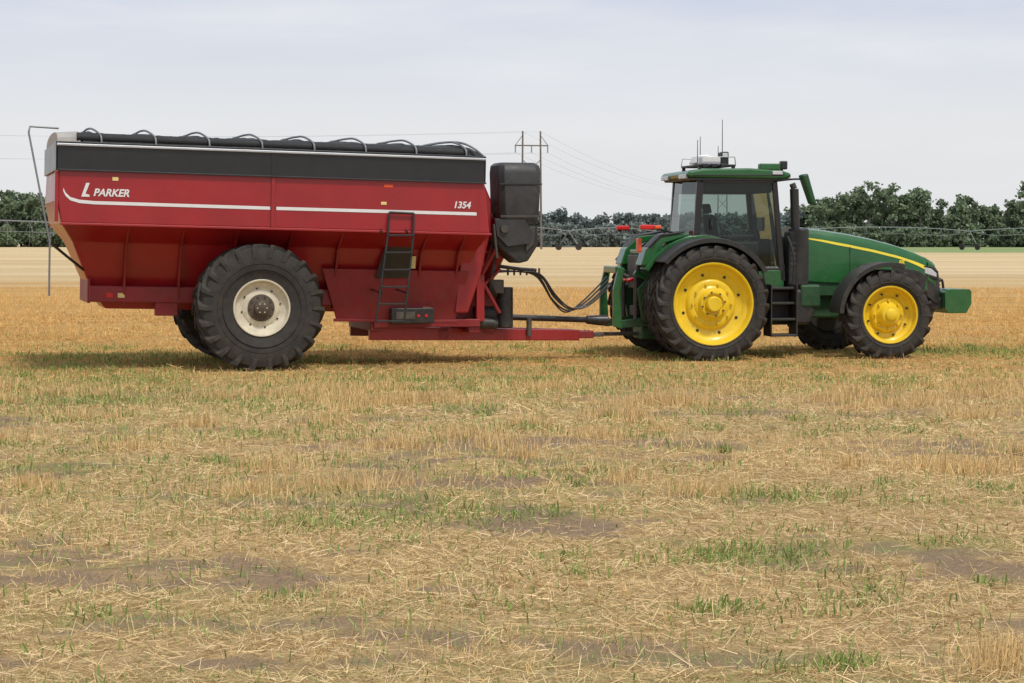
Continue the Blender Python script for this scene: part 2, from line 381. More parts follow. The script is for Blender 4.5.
cyl('auger_lower_tube',cart,(4.20,.55,.85),(4.62,-.98,2.55),.24,RED,seg=28)
cyl('auger_flange',cart,(4.60,-.90,2.46),(4.63,-1.0,2.58),.30,REDD,seg=28)
for i,(z0,z1,x0,x1) in enumerate(((1.5,2.3,4.15,4.4),(1.3,1.7,4.1,4.5),(2.0,2.0,4.1,4.5),(.9,1.5,4.5,4.15))):
    tube('auger_brace_%d'%i,cart,[(x0,-.9,z0),(x1,-.95,z1)],.035,REDD,smooth=False)
for i in range(3):
    tube('front_hose_%d'%i,cart,[(4.28+.04*i,-1.02,2.3),(4.36,-1.06,1.9-.1*i),(4.30,-1.0,1.5),(4.42+.03*i,-.8,1.2)],.014,BLACK)
secs=[]
sx_=-.10
for z,x0,x1,y0,y1 in ((2.50,4.50,5.18,-1.42,-.72),(2.75,4.46,5.21,-1.46,-.70),(3.42,4.44,5.24,-1.46,-.70),(3.55,4.45,5.22,-1.42,-.72),(3.60,4.50,5.16,-1.36,-.8)):
    x0+=sx_;x1+=sx_
    secs.append([(x0,y0+.1,z),(x0+.1,y0,z),(x1-.1,y0,z),(x1,y0+.1,z),(x1,y1-.1,z),(x1-.1,y1,z),(x0+.1,y1,z),(x0,y1-.1,z)])
loft('auger_spout_hood',cart,secs,GREYD,smooth=True,bevel=.01)
q=lambda L:[(a+sx_,b) for a,b in L]
prism('auger_spout_boot',cart,q([(4.42,2.47),(5.18,2.47),(5.2,2.15),(5.0,1.84),(4.82,1.80),(4.5,2.05),(4.36,2.25)]),-1.38,-.76,BLKP,.03)
prism('spout_side_plate',cart,q([(4.36,2.6),(4.9,2.6),(5.08,2.35),(5.0,2.15),(4.6,2.1),(4.40,2.3)]),-1.45,-1.40,GREYD,.01)
prism('spout_inner_fold',cart,q([(4.95,2.46),(5.12,2.46),(5.10,2.15),(4.95,2.0)]),-1.42,-1.385,STEEL,.01)
box('spout_band',cart,4.46+sx_,5.21+sx_,-1.475,-1.465,2.62,2.66,STEEL,.003)
box('spout_band_top',cart,4.45+sx_,5.23+sx_,-1.475,-1.465,3.2,3.23,BLACK,.003)
cyl('spout_cylinder',cart,(4.30,-1.45,1.9),(4.24,-1.45,2.5),.024,STEEL)
cyl('spout_pivot',cart,(4.43,-1.5,2.42),(4.43,-1.36,2.42),.07,STEEL)
tube('spout_arm_low',cart,[(4.38,-1.2,2.1),(4.15,-1.0,1.6)],.035,REDD,smooth=False)
tube('hose_boom',cart,[(4.35,-.5,1.78),(4.9,-.45,1.70),(5.35,-.35,1.66)],.035,BLACK)
for i in range(6): tube('hose_clip_%d'%i,cart,[(4.8+i*.12,-.40,1.70),(4.8+i*.12,-.40,1.57)],.02,STEEL,smooth=False)
for i in range(6):
    y=-.42+.05*i; dz=.026*i+.02*math.sin(i*2.7)
    tube('hydraulic_hose_%d'%i,cart,[(4.4,y,1.62+dz*.3),(5.0,y,1.64),(5.42,y,1.58-dz*.3),(5.72+.03*math.sin(i*4),y+.02,1.20-dz*.9),(6.02,y+.05,.96-dz*.6),(6.38,y+.08,1.0+dz*.7),(6.85,y+.15,1.38+dz)],.0150,BLACK)
def cart_wheel(nm,c,s):
    tyre(nm+'_tyre',cart,c,1.085,1.02,.47,22,lh=.06,lw=.045)
    o=.45
    revolve(nm+'_rim',cart,c,[(.46,o-.04),(.49,o),(.48,o+.015),(.46,o+.01),(.445,o-.03),(.43,o-.07),(.37,o-.09),(.33,o-.11),(.30,o-.09),(.22,o-.08)],CREAM,64,s)
    revolve(nm+'_hub',cart,c,[(.235,o-.10),(.228,o-.06),(.19,o-.055),(.17,o-.05),(.13,o-.045),(.125,o+.03),(.10,o+.05),(0,o+.055)],HUBM,40,s)
    bolts(nm+'_wheel_nuts',cart,c,s*(o-.07),s*(o-.035),.195,10,.017,STEEL)
    bolts(nm+'_hub_bolts',cart,c,s*(o+.03),s*(o+.055),.08,6,.012,CREAM)
    bolts(nm+'_slots',cart,c,s*(o-.12),s*(o-.088),.335,8,.016,BLACK,.2)
cart_wheel('wheel_near',(0,-1.60,1.07),-1)
cart_wheel('wheel_far',(0,1.60,1.07),1)
cyl('hub_near',cart,(0,-1.7,1.05),(0,-1.1,1.05),.14,STEEL)
cyl('hub_far',cart,(0,1.1,1.05),(0,1.7,1.05),.14,STEEL)

# =================================================================== TRACTOR
TY=R(11)
tr=empty('tractor',(3.33,38.50,-.035),(0,0,TY))
WB=3.46
YW=1.62; DW=1.02
tractor_wheel('rear_wheel_near',tr,(0,-YW,1.055),1.07,.66,.765,24,-1,True)
tractor_wheel('rear_wheel_far',tr,(0,YW,1.055),1.07,.66,.765,24,1,True)
for s in (-1,1):
    q_='n' if s<0 else 'f'
    tyre('rear_inner_dual_tyre_'+q_,tr,(0,s*DW,1.055),1.07,.50,.735,24)
    revolve('rear_inner_dual_rim_'+q_,tr,(0,s*DW,1.055),[(.735,-.2),(.70,-.15),(.68,0),(.70,.15),(.735,.2)],YEL,48)
    cyl('rear_inner_dual_disc_'+q_,tr,(0,s*(DW-.02),1.055),(0,s*(DW+.02),1.055),.69,YEL,seg=40)
tractor_wheel('front_wheel_near',tr,(WB,-YW+.06,.83),.845,.62,.545,20,-1,False)
tractor_wheel('front_wheel_far',tr,(WB,YW-.06,.83),.845,.62,.545,20,1,False)
cyl('rear_axle',tr,(0,-1.85,1.05),(0,1.85,1.05),.10,GREEND)
cyl('rear_axle_housing',tr,(0,-.75,1.05),(0,.75,1.05),.24,GREEND,seg=28)
cyl('rear_axle_end',tr,(0,-2.0,1.05),(0,-1.8,1.05),.07,YEL)
box('front_axle_beam',tr,WB-.15,WB+.15,-1.2,1.2,.66,.92,GREEND,.03)
cyl('front_hub_near',tr,(WB,-1.5,.83),(WB,-1.1,.83),.2,GREEND)
cyl('front_hub_far',tr,(WB,1.1,.83),(WB,1.5,.83),.2,GREEND)
box('transmission',tr,-.75,1.5,-.42,.42,.62,1.5,GREEND,.05)
box('engine_frame',tr,1.4,4.7,-.36,.36,.72,1.3,GREEND,.04)
box('engine_block',tr,2.2,4.2,-.42,.42,1.2,1.9,BLKP,.03)
prism('front_support',tr,[(4.3,.7),(4.95,.78),(5.05,1.2),(4.95,1.45),(4.4,1.4)],-.36,.36,BLKP,.03)
def hs(x,w,top,bot,k=1.0):
    L=[(-w,bot),(-w*1.0,top-.46),(-w*.985,top-.27),(-w*.95,top-.13),(-w*.84,top-.045),(-w*.5,top-.010),(0,top)]
    L=L+[(-a,b) for a,b in reversed(L[:-1])]
    return [(x,a,b) for a,b in L]
hood=[(2.10,.57,2.49,1.45),(2.6,.57,2.44,1.42),(3.1,.565,2.365,1.40),(3.6,.56,2.27,1.38),(4.1,.55,2.145,1.30),(4.5,.53,2.01,1.22),(4.74,.505,1.91,1.15)]
loft('hood',tr,[hs(*h) for h in hood],GREEN)
nose=[(4.743,.50,1.895,1.14),(4.90,.47,1.81,1.02),(5.02,.42,1.66,.98),(5.07,.34,1.50,.98)]
loft('nose_grille',tr,[hs(*h) for h in nose],BLKP)
loft('nose_cap',tr,[[(a,b*1.02,c+.012) for a,b,c in hs(x,w_,t,t-.12)] for x,w_,t in ((4.743,.50,1.90),(4.88,.468,1.828),(4.94,.445,1.77))],GREEN)
for i in range(7):
    z=1.08+.065*i; box('grille_bar_%d'%i,tr,4.85,5.085,-.34,.34,z,z+.02,BLACK,.003)
def hw(x):
    for a,b in zip(hood,hood[1:]):
        if a[0]<=x<=b[0]:
            t=(x-a[0])/(b[0]-a[0]); return a[1]+(b[1]-a[1])*t, a[2]+(b[2]-a[2])*t
    return hood[-1][1],hood[-1][2]
for s in (-1,1):
    sfx='n' if s<0 else 'f'
    V=[];F=[]
    for i in range(41):
        x=2.2+2.5*i/40; w_,t=hw(x)
        d=.20+.03*math.sin(i/40*3.14); th=.048*(.5+.5*min(1,i/10)) if i<34 else .048*(1+.6*(i-34)/6)
        def yy(dd): return w_*(.95+(.985-.95)*min(1,max(0,(dd-.13)/.14)))+.006
        V+=[(x,s*yy(d+th),t-d-th),(x,s*yy(d),t-d)]
        if i: F.append((2*i-2,2*i,2*i+1,2*i-1))
    mk('hood_stripe_'+sfx,V,F,YST,tr)
    prism('side_screen_'+sfx,tr,[(3.92,1.40),(4.66,1.26),(4.72,1.50),(4.55,1.62),(4.0,1.72)],*sorted((s*.51,s*.558)),BLKP,.006)
    prism('headlight_'+sfx,tr,[(4.68,1.58),(4.93,1.50),(4.93,1.58),(4.82,1.67),(4.68,1.70)],*sorted((s*.40,s*.512)),LAMP,.012)
    prism('headlight_bezel_'+sfx,tr,[(4.60,1.54),(4.97,1.44),(4.97,1.62),(4.84,1.71),(4.60,1.74)],*sorted((s*.38,s*.506)),BLACK,.012)
    box('hood_seam_'+sfx,tr,3.12,3.132,*sorted((s*.54,s*.571)),1.45,2.1,BLACK,.002)
    box('engine_side_panel_'+sfx,tr,2.15,3.0,*sorted((s*.42,s*.53)),1.15,1.45,GREEND,.02)
text('model_lettering',tr,'8R',4.12,-.562,1.76,.11,YST,.2,ex=.001)
prismpts=[(5.08,1.20),(5.16,1.27),(5.60,1.27),(5.64,1.22),(5.64,.98),(5.54,.80),(5.16,.80),(5.09,.9),(5.09,1.05)]
for i in range(14):
    y=-.56+i*.08; prism('front_weight_%d'%i,tr,prismpts,y+.004,y+.076,GREEN,.010)
box('weight_bracket',tr,4.85,5.1,-.4,.4,.88,1.1,BLKP,.02)
tube('weight_hook',tr,[(5.0,-.3,1.35),(5.12,-.3,1.45),(5.16,-.3,1.28)],.025,BLACK)
# rear fenders
for s in (-1,1):
    q_='n' if s<0 else 'f'
    arc('fender_extension_'+q_,tr,.0,1.055,1.175,1.21,30,140,*sorted((s*1.84,s*1.12)),BLKP)
    arc('fender_lip_'+q_,tr,.0,1.055,1.12,1.215,30,140,*sorted((s*1.86,s*1.825)),BLKP)
    arc('fender_green_'+q_,tr,.0,1.055,1.18,1.26,22,150,*sorted((s*1.13,s*.72)),GREEN)
    arc('fender_wall_'+q_,tr,.0,1.055,.55,1.21,15,152,*sorted((s*.74,s*.70)),GREEND)
    prism('fender_rear_body_'+q_,tr,[(-1.14,1.75),(-1.04,2.05),(-.78,2.30),(-.2,2.36),(-.2,2.32),(-.70,2.16),(-1.0,1.75)],*sorted((s*1.0,s*.55)),GREEN,.02)
    prism('fender_rear_trim_'+q_,tr,[(-1.0,2.10),(-.76,2.33),(-.3,2.40),(-.3,2.36),(-.74,2.29),(-.96,2.08)],*sorted((s*1.02,s*.6)),BLKP,.01)
box('rear_cowl',tr,-.5,-.2,-.55,.55,1.6,2.3,BLKP,.03)
box('tail_lamp_n',tr,-1.20,-.94,-1.22,-1.06,2.42,2.51,REDL,.02)
box('tail_lamp_amber_n',tr,-.93,-.80,-1.22,-1.06,2.43,2.50,ORNG,.02)
tube('tail_lamp_arm_n',tr,[(-.85,-1.12,2.44),(-.5,-.95,2.36)],.02,BLACK,smooth=False)
box('tail_lamp_low_n',tr,-1.20,-1.13,-1.05,-.85,2.0,2.26,ORNG,.02)
box('tail_lamp_f',tr,-1.1,-.85,.98,1.12,2.42,2.51,REDL,.02)
for s in (-1,1):
    q_='n' if s<0 else 'f'
    arc('front_fender_'+q_,tr,WB-.02,.83,.96,.985,72,178,*sorted((s*1.84,s*1.28)),BLKP)
    arc('front_fender_lip_'+q_,tr,WB-.02,.83,.90,.987,72,178,*sorted((s*1.855,s*1.83)),BLKP)
    tube('front_fender_stay_'+q_,tr,[(WB-.1,s*.8,.9),(WB-.35,s*.9,1.6),(WB-.3,s*1.4,1.76)],.03,BLACK)
# cab
CW=.86
cab=empty('cab',(.08,0,0),(0,0,0),tr)
prism('cab_floor',cab,[(.95,1.42),(1.62,1.42),(1.66,1.62),(1.55,1.72),(.95,1.72)],-CW,CW,BLKP,.03)
prism('cab_floor_rear',cab,[(-.15,1.42),(.94,1.42),(.94,1.72),(.4,1.78),(-.15,1.9)],-.68,.68,BLKP,.03)
for s in (-1,1):
    q_='n' if s<0 else 'f'
    y0,y1=sorted((s*(CW+.01),s*(CW-.07)))
    def pil(nm,x0,z0,x1,z1,w_,m=BLACK):
        prism(nm+q_,cab,[(x0-w_/2,z0),(x0+w_/2,z0),(x1+w_/2,z1),(x1-w_/2,z1)],y0,y1,m,.012)
    pil('pillar_c_',-.10,2.2,-.03,3.40,.13)
    pil('pillar_a_',1.60,1.45,1.42,3.40,.10)
    arc('door_lower_frame_'+q_,cab,-.08,1.055,1.22,1.29,32,92,y0,y1,BLACK)
    prism('lower_panel_'+q_,cab,[(1.06,1.30),(1.62,1.30),(1.62,1.66),(1.08,1.66)],y0,y1,GREEN,.02)
    prism('top_frame_'+q_,cab,[(-.06,3.30),(1.45,3.30),(1.45,3.38),(-.06,3.38)],y0,y1,BLACK,.01)
    gy=s*(CW-.03)
    mk('door_glass_'+q_,[(-.05,gy,2.33),(.45,gy,2.22),(1.1,gy,1.72),(1.56,gy,1.68),(1.42,gy,3.31),(.0,gy,3.31)],[(0,1,2,3,4,5)],GLASS,cab)
    tube('door_handle_'+q_,cab,[(.18,s*.88,2.42),(.18,s*.91,2.5),(.18,s*.88,2.62)],.012,BLACK)
mk('rear_glass',[(-.16,-.8,2.3),(-.22,0,2.3),(-.16,.8,2.3),(-.08,.8,3.33),(-.14,0,3.33),(-.08,-.8,3.33)],[(0,1,4,5),(1,2,3,4)],GLASS,cab)
mk('windscreen',[(1.66,-.8,1.7),(1.74,0,1.7),(1.66,.8,1.7),(1.44,.8,3.33),(1.52,0,3.33),(1.44,-.8,3.33)],[(0,1,4,5),(1,2,3,4)],GLASS,cab)
prism('cab_roof',cab,[(-.28,3.40),(-.33,3.46),(-.26,3.52),(.0,3.565),(.9,3.58),(1.5,3.55),(1.72,3.49),(1.74,3.42),(1.6,3.38)],-.93,.93,GREEN,.05)
prism('roof_underside',cab,[(-.24,3.345),(1.62,3.345),(1.68,3.40),(-.28,3.40)],-.90,.90,BLKP,.01)
prism('roof_groove',cab,[(-.2,3.435),(1.6,3.435),(1.6,3.455),(-.2,3.455)],-.937,.937,BLKP,.003)
for i,y in enumerate((-.75,-.5,.5,.75)):
    box('roof_lamp_front_%d'%i,cab,1.66,1.75,y-.09,y+.09,3.36,3.45,LAMP,.01)
    box('roof_lamp_rear_%d'%i,cab,-.34,-.28,y-.09,y+.09,3.38,3.46,LAMP,.01)
box('roof_lamp_side',cab,1.35,1.55,-.955,-.93,3.46,3.53,LAMP,.01)
box('sensor_rack_base',cab,.0,.74,-.60,.60,3.62,3.66,BLKP,.01)
for i,(x,y) in enumerate(((.04,-.55),(.70,-.55),(.04,.55),(.70,.55))): box('rack_foot_%d'%i,cab,x-.03,x+.03,y-.03,y+.03,3.55,3.62,BLACK,.004)
tube('rack_rail_front',cab,[(.0,-.58,3.66),(.02,-.58,3.80),(.72,-.58,3.80),(.74,-.58,3.66)],.012,ALU,smooth=False)
tube('rack_rail_rear',cab,[(.0,.58,3.66),(.02,.58,3.80),(.72,.58,3.80),(.74,.58,3.66)],.012,ALU,smooth=False)
prism('gps_receiver',cab,[(.03,3.68),(.48,3.68),(.45,3.80),(.30,3.86),(.10,3.84)],-.22,.2,WHITE,.03)
box('receiver_side_box',cab,.10,.46,-.52,-.30,3.665,3.80,WHITE,.015)
box('receiver_module',cab,.52,.66,-.38,-.16,3.66,3.90,BLKP,.02)
box('receiver_light',cab,.54,.64,-.40,-.378,3.80,3.88,LAMP,.008)
box('receiver_module_green',cab,.62,.74,-.15,.1,3.66,3.92,GREEND,.02)
for i,x in enumerate((.12,.30,.48)): box('perception_camera_%d'%i,cab,x-.05,x+.05,-.66,-.60,3.60,3.67,BLACK,.01)
cyl('beacon',cab,(1.28,-.6,3.55),(1.28,-.6,3.66),.05,ORNG,bevel=.01)
box('roof_camera',cab,1.12,1.52,-.92,-.75,3.55,3.67,GREEN,.02)
box('roof_camera_lens',cab,1.53,1.66,-.92,-.78,3.56,3.72,BLACK,.02)
cyl('roof_camera_stem',cab,(1.56,-.85,3.48),(1.56,-.85,3.58),.03,BLACK)
for nm,x,y,z in (('antenna_1',.07,-.3,4.13),('antenna_2',.27,.2,4.22),('antenna_3',.56,-.3,4.52),('antenna_4',.66,.3,4.05)):
    cyl(nm,cab,(x,y,3.6),(x,y,z),.010,BLACK,r2=.006,seg=8)
for s in (-1,1):
    q_='n' if s<0 else 'f'
    tube('mirror_arm_'+q_,cab,[(1.45,s*.88,3.34),(1.7,s*1.15,3.37),(1.88,s*1.32,3.36)],.018,BLACK)
    hexa('mirror_'+q_,cab,[(1.96,s*1.20,2.90),(2.06,s*1.20,2.88),(2.06,s*1.46,2.88),(1.96,s*1.46,2.90)],[(1.76,s*1.20,3.44),(1.88,s*1.20,3.47),(1.88,s*1.46,3.47),(1.76,s*1.46,3.44)],GREEND,.03)
cyl('exhaust_stack',cab,(1.91,-.66,2.4),(1.88,-.66,3.20),.085,BLKP,bevel=.01)
cyl('exhaust_tip',cab,(1.88,-.66,3.20),(1.84,-.66,3.30),.06,STEEL)
cyl('exhaust_aftertreatment',cab,(1.94,-.74,1.35),(1.94,-.74,2.45),.20,BLKP,bevel=.04)
box('aftertreatment_cover',cab,1.70,1.96,-.90,-.57,1.3,2.40,BLKP,.05)
for i in range(5): box('aftertreatment_louvre_%d'%i,cab,1.74,1.92,-.912,-.90,1.75+.1*i,1.79+.1*i,STEEL,.003)
box('air_intake_f',cab,1.8,2.13,.58,.88,1.4,2.3,BLKP,.05)
prism('fuel_tank',tr,[(1.15,.62),(2.2,.62),(2.3,.85),(2.25,1.3),(1.15,1.3)],-.95,-.45,BLKP,.06)
prism('fuel_tank_f',tr,[(1.15,.62),(2.2,.62),(2.3,.85),(2.25,1.3),(1.15,1.3)],.45,.95,BLKP,.06)
box('toolbox_green',tr,2.0,2.4,-.97,-.55,.95,1.38,GREEND,.04)
for i,z in enumerate((.42,.72,1.02,1.30)):
    box('step_%d'%i,tr,1.28,1.78,-1.42+i*.05,-1.02+i*.04,z,z+.045,BLKP,.008)
for x in (1.28,1.78):
    box('step_side_%d'%(x*100),tr,x-.015,x+.015,-1.40,-.95,.42,1.4,BLKP,.01)
tube('handrail_1',tr,[(1.76,-1.15,1.3),(1.80,-1.14,1.9),(1.72,-1.0,2.3)],.018,BLACK)
tube('handrail_2',tr,[(1.25,-1.15,1.3),(1.2,-1.12,1.6),(1.15,-1.0,1.75)],.018,BLACK)
# rear hitch and hydraulics
for s in (-1,1):
    q_='n' if s<0 else 'f'
    prism('lower_link_'+q_,tr,[(-.5,.62),(-1.45,.56),(-1.52,.62),(-1.45,.70),(-.5,.82)],*sorted((s*.50,s*.42)),GREEND,.01)
    prism('lift_arm_'+q_,tr,[(-.35,1.45),(-1.10,1.66),(-1.15,1.56),(-.35,1.25)],*sorted((s*.50,s*.40)),GREEN,.015)
    cyl('lift_rod_'+q_,tr,(-1.1,s*.46,1.6),(-1.1,s*.46,.64),.04,STEEL)
    cyl('lift_cylinder_'+q_,tr,(-.75,s*.55,.75),(-.85,s*.5,1.5),.06,GREEND)
    prism('quick_hitch_'+q_,tr,[(-1.38,.55),(-1.56,.6),(-1.56,1.3),(-1.46,1.72),(-1.34,1.70),(-1.42,1.25)],*sorted((s*.58,s*.49)),GREEN,.015)
box('quick_hitch_top',tr,-1.50,-1.38,-.48,.48,1.60,1.73,GREEN,.02)
cyl('top_link',tr,(-.6,0,1.3),(-1.42,0,1.64),.045,STEEL)
box('remote_valves',tr,-1.05,-.7,-.38,.38,1.3,1.95,BLKP,.03)
box('remote_valves_cap',tr,-1.0,-.6,-.42,.42,1.95,2.05,GREEN,.03)
for i in range(5):
    cyl('coupler_%d'%i,tr,(-1.05,-.3+i*.15,1.5),(-1.22,-.3+i*.15,1.46),.035,STEEL if i%2 else REDL)
box('drawbar',tr,-1.75,.2,-.07,.07,.40,.47,STEEL,.015)
box('drawbar_support',tr,-.95,-.6,-.35,.35,.34,.65,GREEND,.03)
box('pto_master_shield',tr,-1.05,-.72,-.2,.2,.78,.98,BLKP,.02)
prism('hitch_frame_plate',tr,[(-.7,.6),(-1.0,.7),(-1.1,1.3),(-.9,1.5),(-.6,1.5)],-.6,-.5,GREEND,.015)
prism('hitch_frame_plate_f',tr,[(-.7,.6),(-1.0,.7),(-1.1,1.3),(-.9,1.5),(-.6,1.5)],.5,.6,GREEND,.015)
mk('smv_sign',[(-.56,-.62,1.95),(-.56,-.18,1.95),(-.52,-.40,2.35)],[(0,1,2)],ORNG,tr)
# interior
def sh(L,d=.22): return [(a+d,b) for a,b in L]
prism('seat_base',cab,sh([(.35,1.75),(.85,1.75),(.95,1.98),(.9,2.06),(.3,2.06)]),-.26,.26,SEAT,.04)
prism('seat_back',cab,sh([(.20,2.02),(.36,2.02),(.24,2.70),(.10,2.72)]),-.26,.26,SEAT,.05)
prism('headrest',cab,sh([(.08,2.74),(.2,2.74),(.16,2.92),(.06,2.92)]),-.14,.14,SEAT,.03)
prism('armrest_console',cab,sh([(.4,2.2),(1.0,2.25),(1.02,2.34),(.4,2.32)]),-.42,-.30,BLKP,.03)
box('side_console',cab,.0,1.2,-.66,-.5,1.75,2.2,BLKP,.04)
box('side_console_f',cab,.0,1.0,.5,.66,1.75,2.3,BLKP,.04)
box('monitor',cab,1.22,1.27,-.75,-.40,2.40,2.66,BLACK,.01)
box('dash',cab,1.35,1.58,-.22,.22,1.7,2.25,BLKP,.04)
box('cab_headliner',cab,.0,1.4,-.78,.78,3.12,3.34,SEAT,.03)
cyl('steering_column',cab,(1.42,0,2.1),(1.27,0,2.38),.04,BLACK)
V=[];F=[];n=32;m=8
ax=Vector((-.47,0,.88)).normalized(); e1=Vector((0,1,0)); e2=ax.cross(e1)
for i in range(n):
    a=2*math.pi*i/n; d=e1*math.cos(a)+e2*math.sin(a)
    for k in range(m):
        bb=2*math.pi*k/m; V.append(Vector((1.27,0,2.40))+d*(.2+.016*math.cos(bb))+ax*.016*math.sin(bb))
for i in range(n):
    for k in range(m): F.append((i*m+k,i*m+(k+1)%m,((i+1)%n)*m+(k+1)%m,((i+1)%n)*m+k))
mk('steering_wheel',V,F,BLACK,cab,smooth=True)

# =================================================================== GROUND
def vnoise(x,y,sc,seed):
    r=np.random.default_rng(seed); G=r.random((256,256))
    X=np.asarray(x)*sc; Y=np.asarray(y)*sc
    xi=np.floor(X).astype(int); yi=np.floor(Y).astype(int); fx=X-xi; fy=Y-yi
    fx=fx*fx*(3-2*fx); fy=fy*fy*(3-2*fy)
    g=lambda a,b: G[a%256,b%256]
    return (g(xi,yi)*(1-fx)+g(xi+1,yi)*fx)*(1-fy)+(g(xi,yi+1)*(1-fx)+g(xi+1,yi+1)*fx)*fy
def fbm(x,y,sc,seed): return .5*vnoise(x,y,sc,seed)+.3*vnoise(x,y,sc*2.1,seed+1)+.2*vnoise(x,y,sc*4.3,seed+2)
def cover(x,y):
    # straw cover: low where soil shows (patches run along the rows)
    return .6*fbm(x*.6,y*1.1,.75,31)+.4*fbm(x,y,2.6,57)
def gh(x,y):
    x=np.asarray(x,float); y=np.asarray(y,float)
    a=(fbm(x,y,.9,11)-.5)*.07+(fbm(x,y,4.0,21)-.5)*.04
    m=np.clip((70-y)/30,0,1)
    q=np.clip((y-30.5)/2.5,0,1)*np.clip((42.5-y)/2,0,1)
    return a*m*(1-.75*q)-.012-.02*q
xs=np.unique(np.concatenate([np.linspace(-3000,-60,12),np.linspace(-60,-14,40),np.linspace(-14,14,260),np.linspace(14,60,40),np.linspace(60,3000,12)]))
ys=np.unique(np.concatenate([np.linspace(-200,5,12),np.linspace(5,30,260),np.linspace(30,75,120),np.linspace(75,4000,40)]))
XX,YY=np.meshgrid(xs,ys); ZZ=gh(XX,YY)
co=np.stack([XX.ravel(),YY.ravel(),ZZ.ravel()],1); nxn=len(xs); nyn=len(ys)
I,J=np.meshgrid(np.arange(nxn-1),np.arange(nyn-1)); a=(J*nxn+I).ravel()
fc=np.stack([a,a+1,a+1+nxn,a+nxn],1)
def fastmesh(name,co,fc,mat,parent=None,col=None):
    me=bpy.data.meshes.new(name); k=fc.shape[1]
    me.vertices.add(len(co)); me.vertices.foreach_set('co',co.astype(np.float32).ravel())
    me.loops.add(fc.size); me.loops.foreach_set('vertex_index',fc.astype(np.int32).ravel())
    me.polygons.add(len(fc)); me.polygons.foreach_set('loop_start',np.arange(0,fc.size,k,dtype=np.int32))
    me.update(calc_edges=True)
    if col is not None:
        at=me.color_attributes.new('col','FLOAT_COLOR','POINT')
        c=np.concatenate([col,np.ones((len(col),1))],1).astype(np.float32); at.data.foreach_set('color',c.ravel())
    me.materials.append(mat)
    o=bpy.data.objects.new(name,me); S.collection.objects.link(o)
    if parent: o.parent=parent
    return o
m,nt=newmat('stubble_field')
pos=nd(nt,'ShaderNodeNewGeometry').outputs['Position']; sp=nd(nt,'ShaderNodeSeparateXYZ',{0:pos}); PX,PY=sp.outputs[0],sp.outputs[1]
n_f=noise(nt,pos,9,5,.7); n_g=noise(nt,pos,55,3,.7)
soilv=nd(nt,'ShaderNodeSeparateColor',{0:nd(nt,'ShaderNodeAttribute',attribute_name='col').outputs['Color']}).outputs[0]
mp=nd(nt,'ShaderNodeMapping',{'Vector':pos,'Rotation':(0,0,R(-3)),'Scale':(.10,.8,1)}).outputs[0]
n_s=noise(nt,mp,1.0,5,.65)
mp2=nd(nt,'ShaderNodeMapping',{'Vector':pos,'Scale':(.012,.10,1)}).outputs[0]
n_l=noise(nt,mp2,1.0,4,.6)
straw=mixc(nt,mrange(nt,n_f,.35,.65),(.40,.27,.125),(.64,.47,.24))
sf=math_(nt,'MULTIPLY',soilv,mrange(nt,n_f,.30,.58,.55,1),True)
straw=mixc(nt,sf,straw,(.30,.215,.15))
orange=mixc(nt,mrange(nt,n_s,.35,.65),(.48,.275,.10),(.66,.44,.19))
orange=mixc(nt,mrange(nt,n_f,.3,.7,0,.3),orange,(.33,.21,.085))
fm=mrange(nt,math_(nt,'ADD',PY,math_(nt,'MULTIPLY',n_s,10)),30,42)
c=mixc(nt,fm,straw,orange)
pale=mixc(nt,mrange(nt,n_l,.35,.65),(.54,.40,.22),(.70,.56,.35))
fp=mrange(nt,math_(nt,'ADD',PY,math_(nt,'MULTIPLY',n_l,60)),110,150)
c=mixc(nt,fp,c,pale)
gs=mrange(nt,math_(nt,'ADD',PY,math_(nt,'MULTIPLY',n_l,80)),330,360)
c=mixc(nt,math_(nt,'MULTIPLY',gs,mrange(nt,PX,30,70)),c,(.26,.33,.15))
gfac=math_(nt,'MULTIPLY',mrange(nt,n_s,.50,.62),mrange(nt,n_f,.38,.6,0,.6))
gfac=math_(nt,'MULTIPLY',gfac,mrange(nt,PY,42,60,1,0))
c=mixc(nt,gfac,c,(.27,.31,.10))
c=mixc(nt,1.0,c,mixc(nt,mrange(nt,n_g,.3,.7),(.65,.65,.65),(1.15,1.15,1.15)),'MULTIPLY')
bmp=nd(nt,'ShaderNodeBump',{'Strength':.9,'Distance':.03,'Height':n_g})
nd(nt,'ShaderNodeOutputMaterial',{0:nd(nt,'ShaderNodeBsdfDiffuse',{'Color':c,'Normal':bmp.outputs[0]}).outputs[0]})
so_=np.clip((.47-cover(co[:,0],co[:,1]))/.07,0,1)*np.clip((60-co[:,1])/25,0,1)
g=fastmesh('ground',co,fc,m,col=np.repeat(so_[:,None],3,1)); g.data.polygons.foreach_set('use_smooth',[True]*len(g.data.polygons))

def quads(P,D,W):
    n=len(P); v=np.empty((n,4,3))
    v[:,0]=P-W/2; v[:,1]=P+W/2; v[:,2]=P+D+W*.35; v[:,3]=P+D-W*.35
    return v.reshape(-1,3), np.arange(4*n).reshape(n,4)
def sample(n,d0,d1,p=1.5):
    d=np.empty(0)
    while len(d)<n:
        u=rng.uniform(d0,d1,n*3); w_=(u**(1-p)); keep=rng.random(len(u))<w_/(d0**(1-p) if p>1 else d1**(1-p)); d=np.concatenate([d,u[keep]])
    d=d[:n]; x=rng.uniform(-1,1,n)*(.29*d+1.5); return x,d
N=340000
x,y=sample(N,8.5,60,1.8)
dens=cover(x,y); keep=rng.random(N)<np.clip((dens-.405)*8,.10,1); x=x[keep]; y=y[keep]; n=len(x)
L=rng.gamma(3.0,.026,n).clip(.02,.2)*(1+.008*y); az=rng.uniform(0,2*math.pi,n); pit=rng.normal(.08,.24,n)
Wd=rng.uniform(.0018,.0042,n)*(1+.035*np.clip(y-10,0,60))
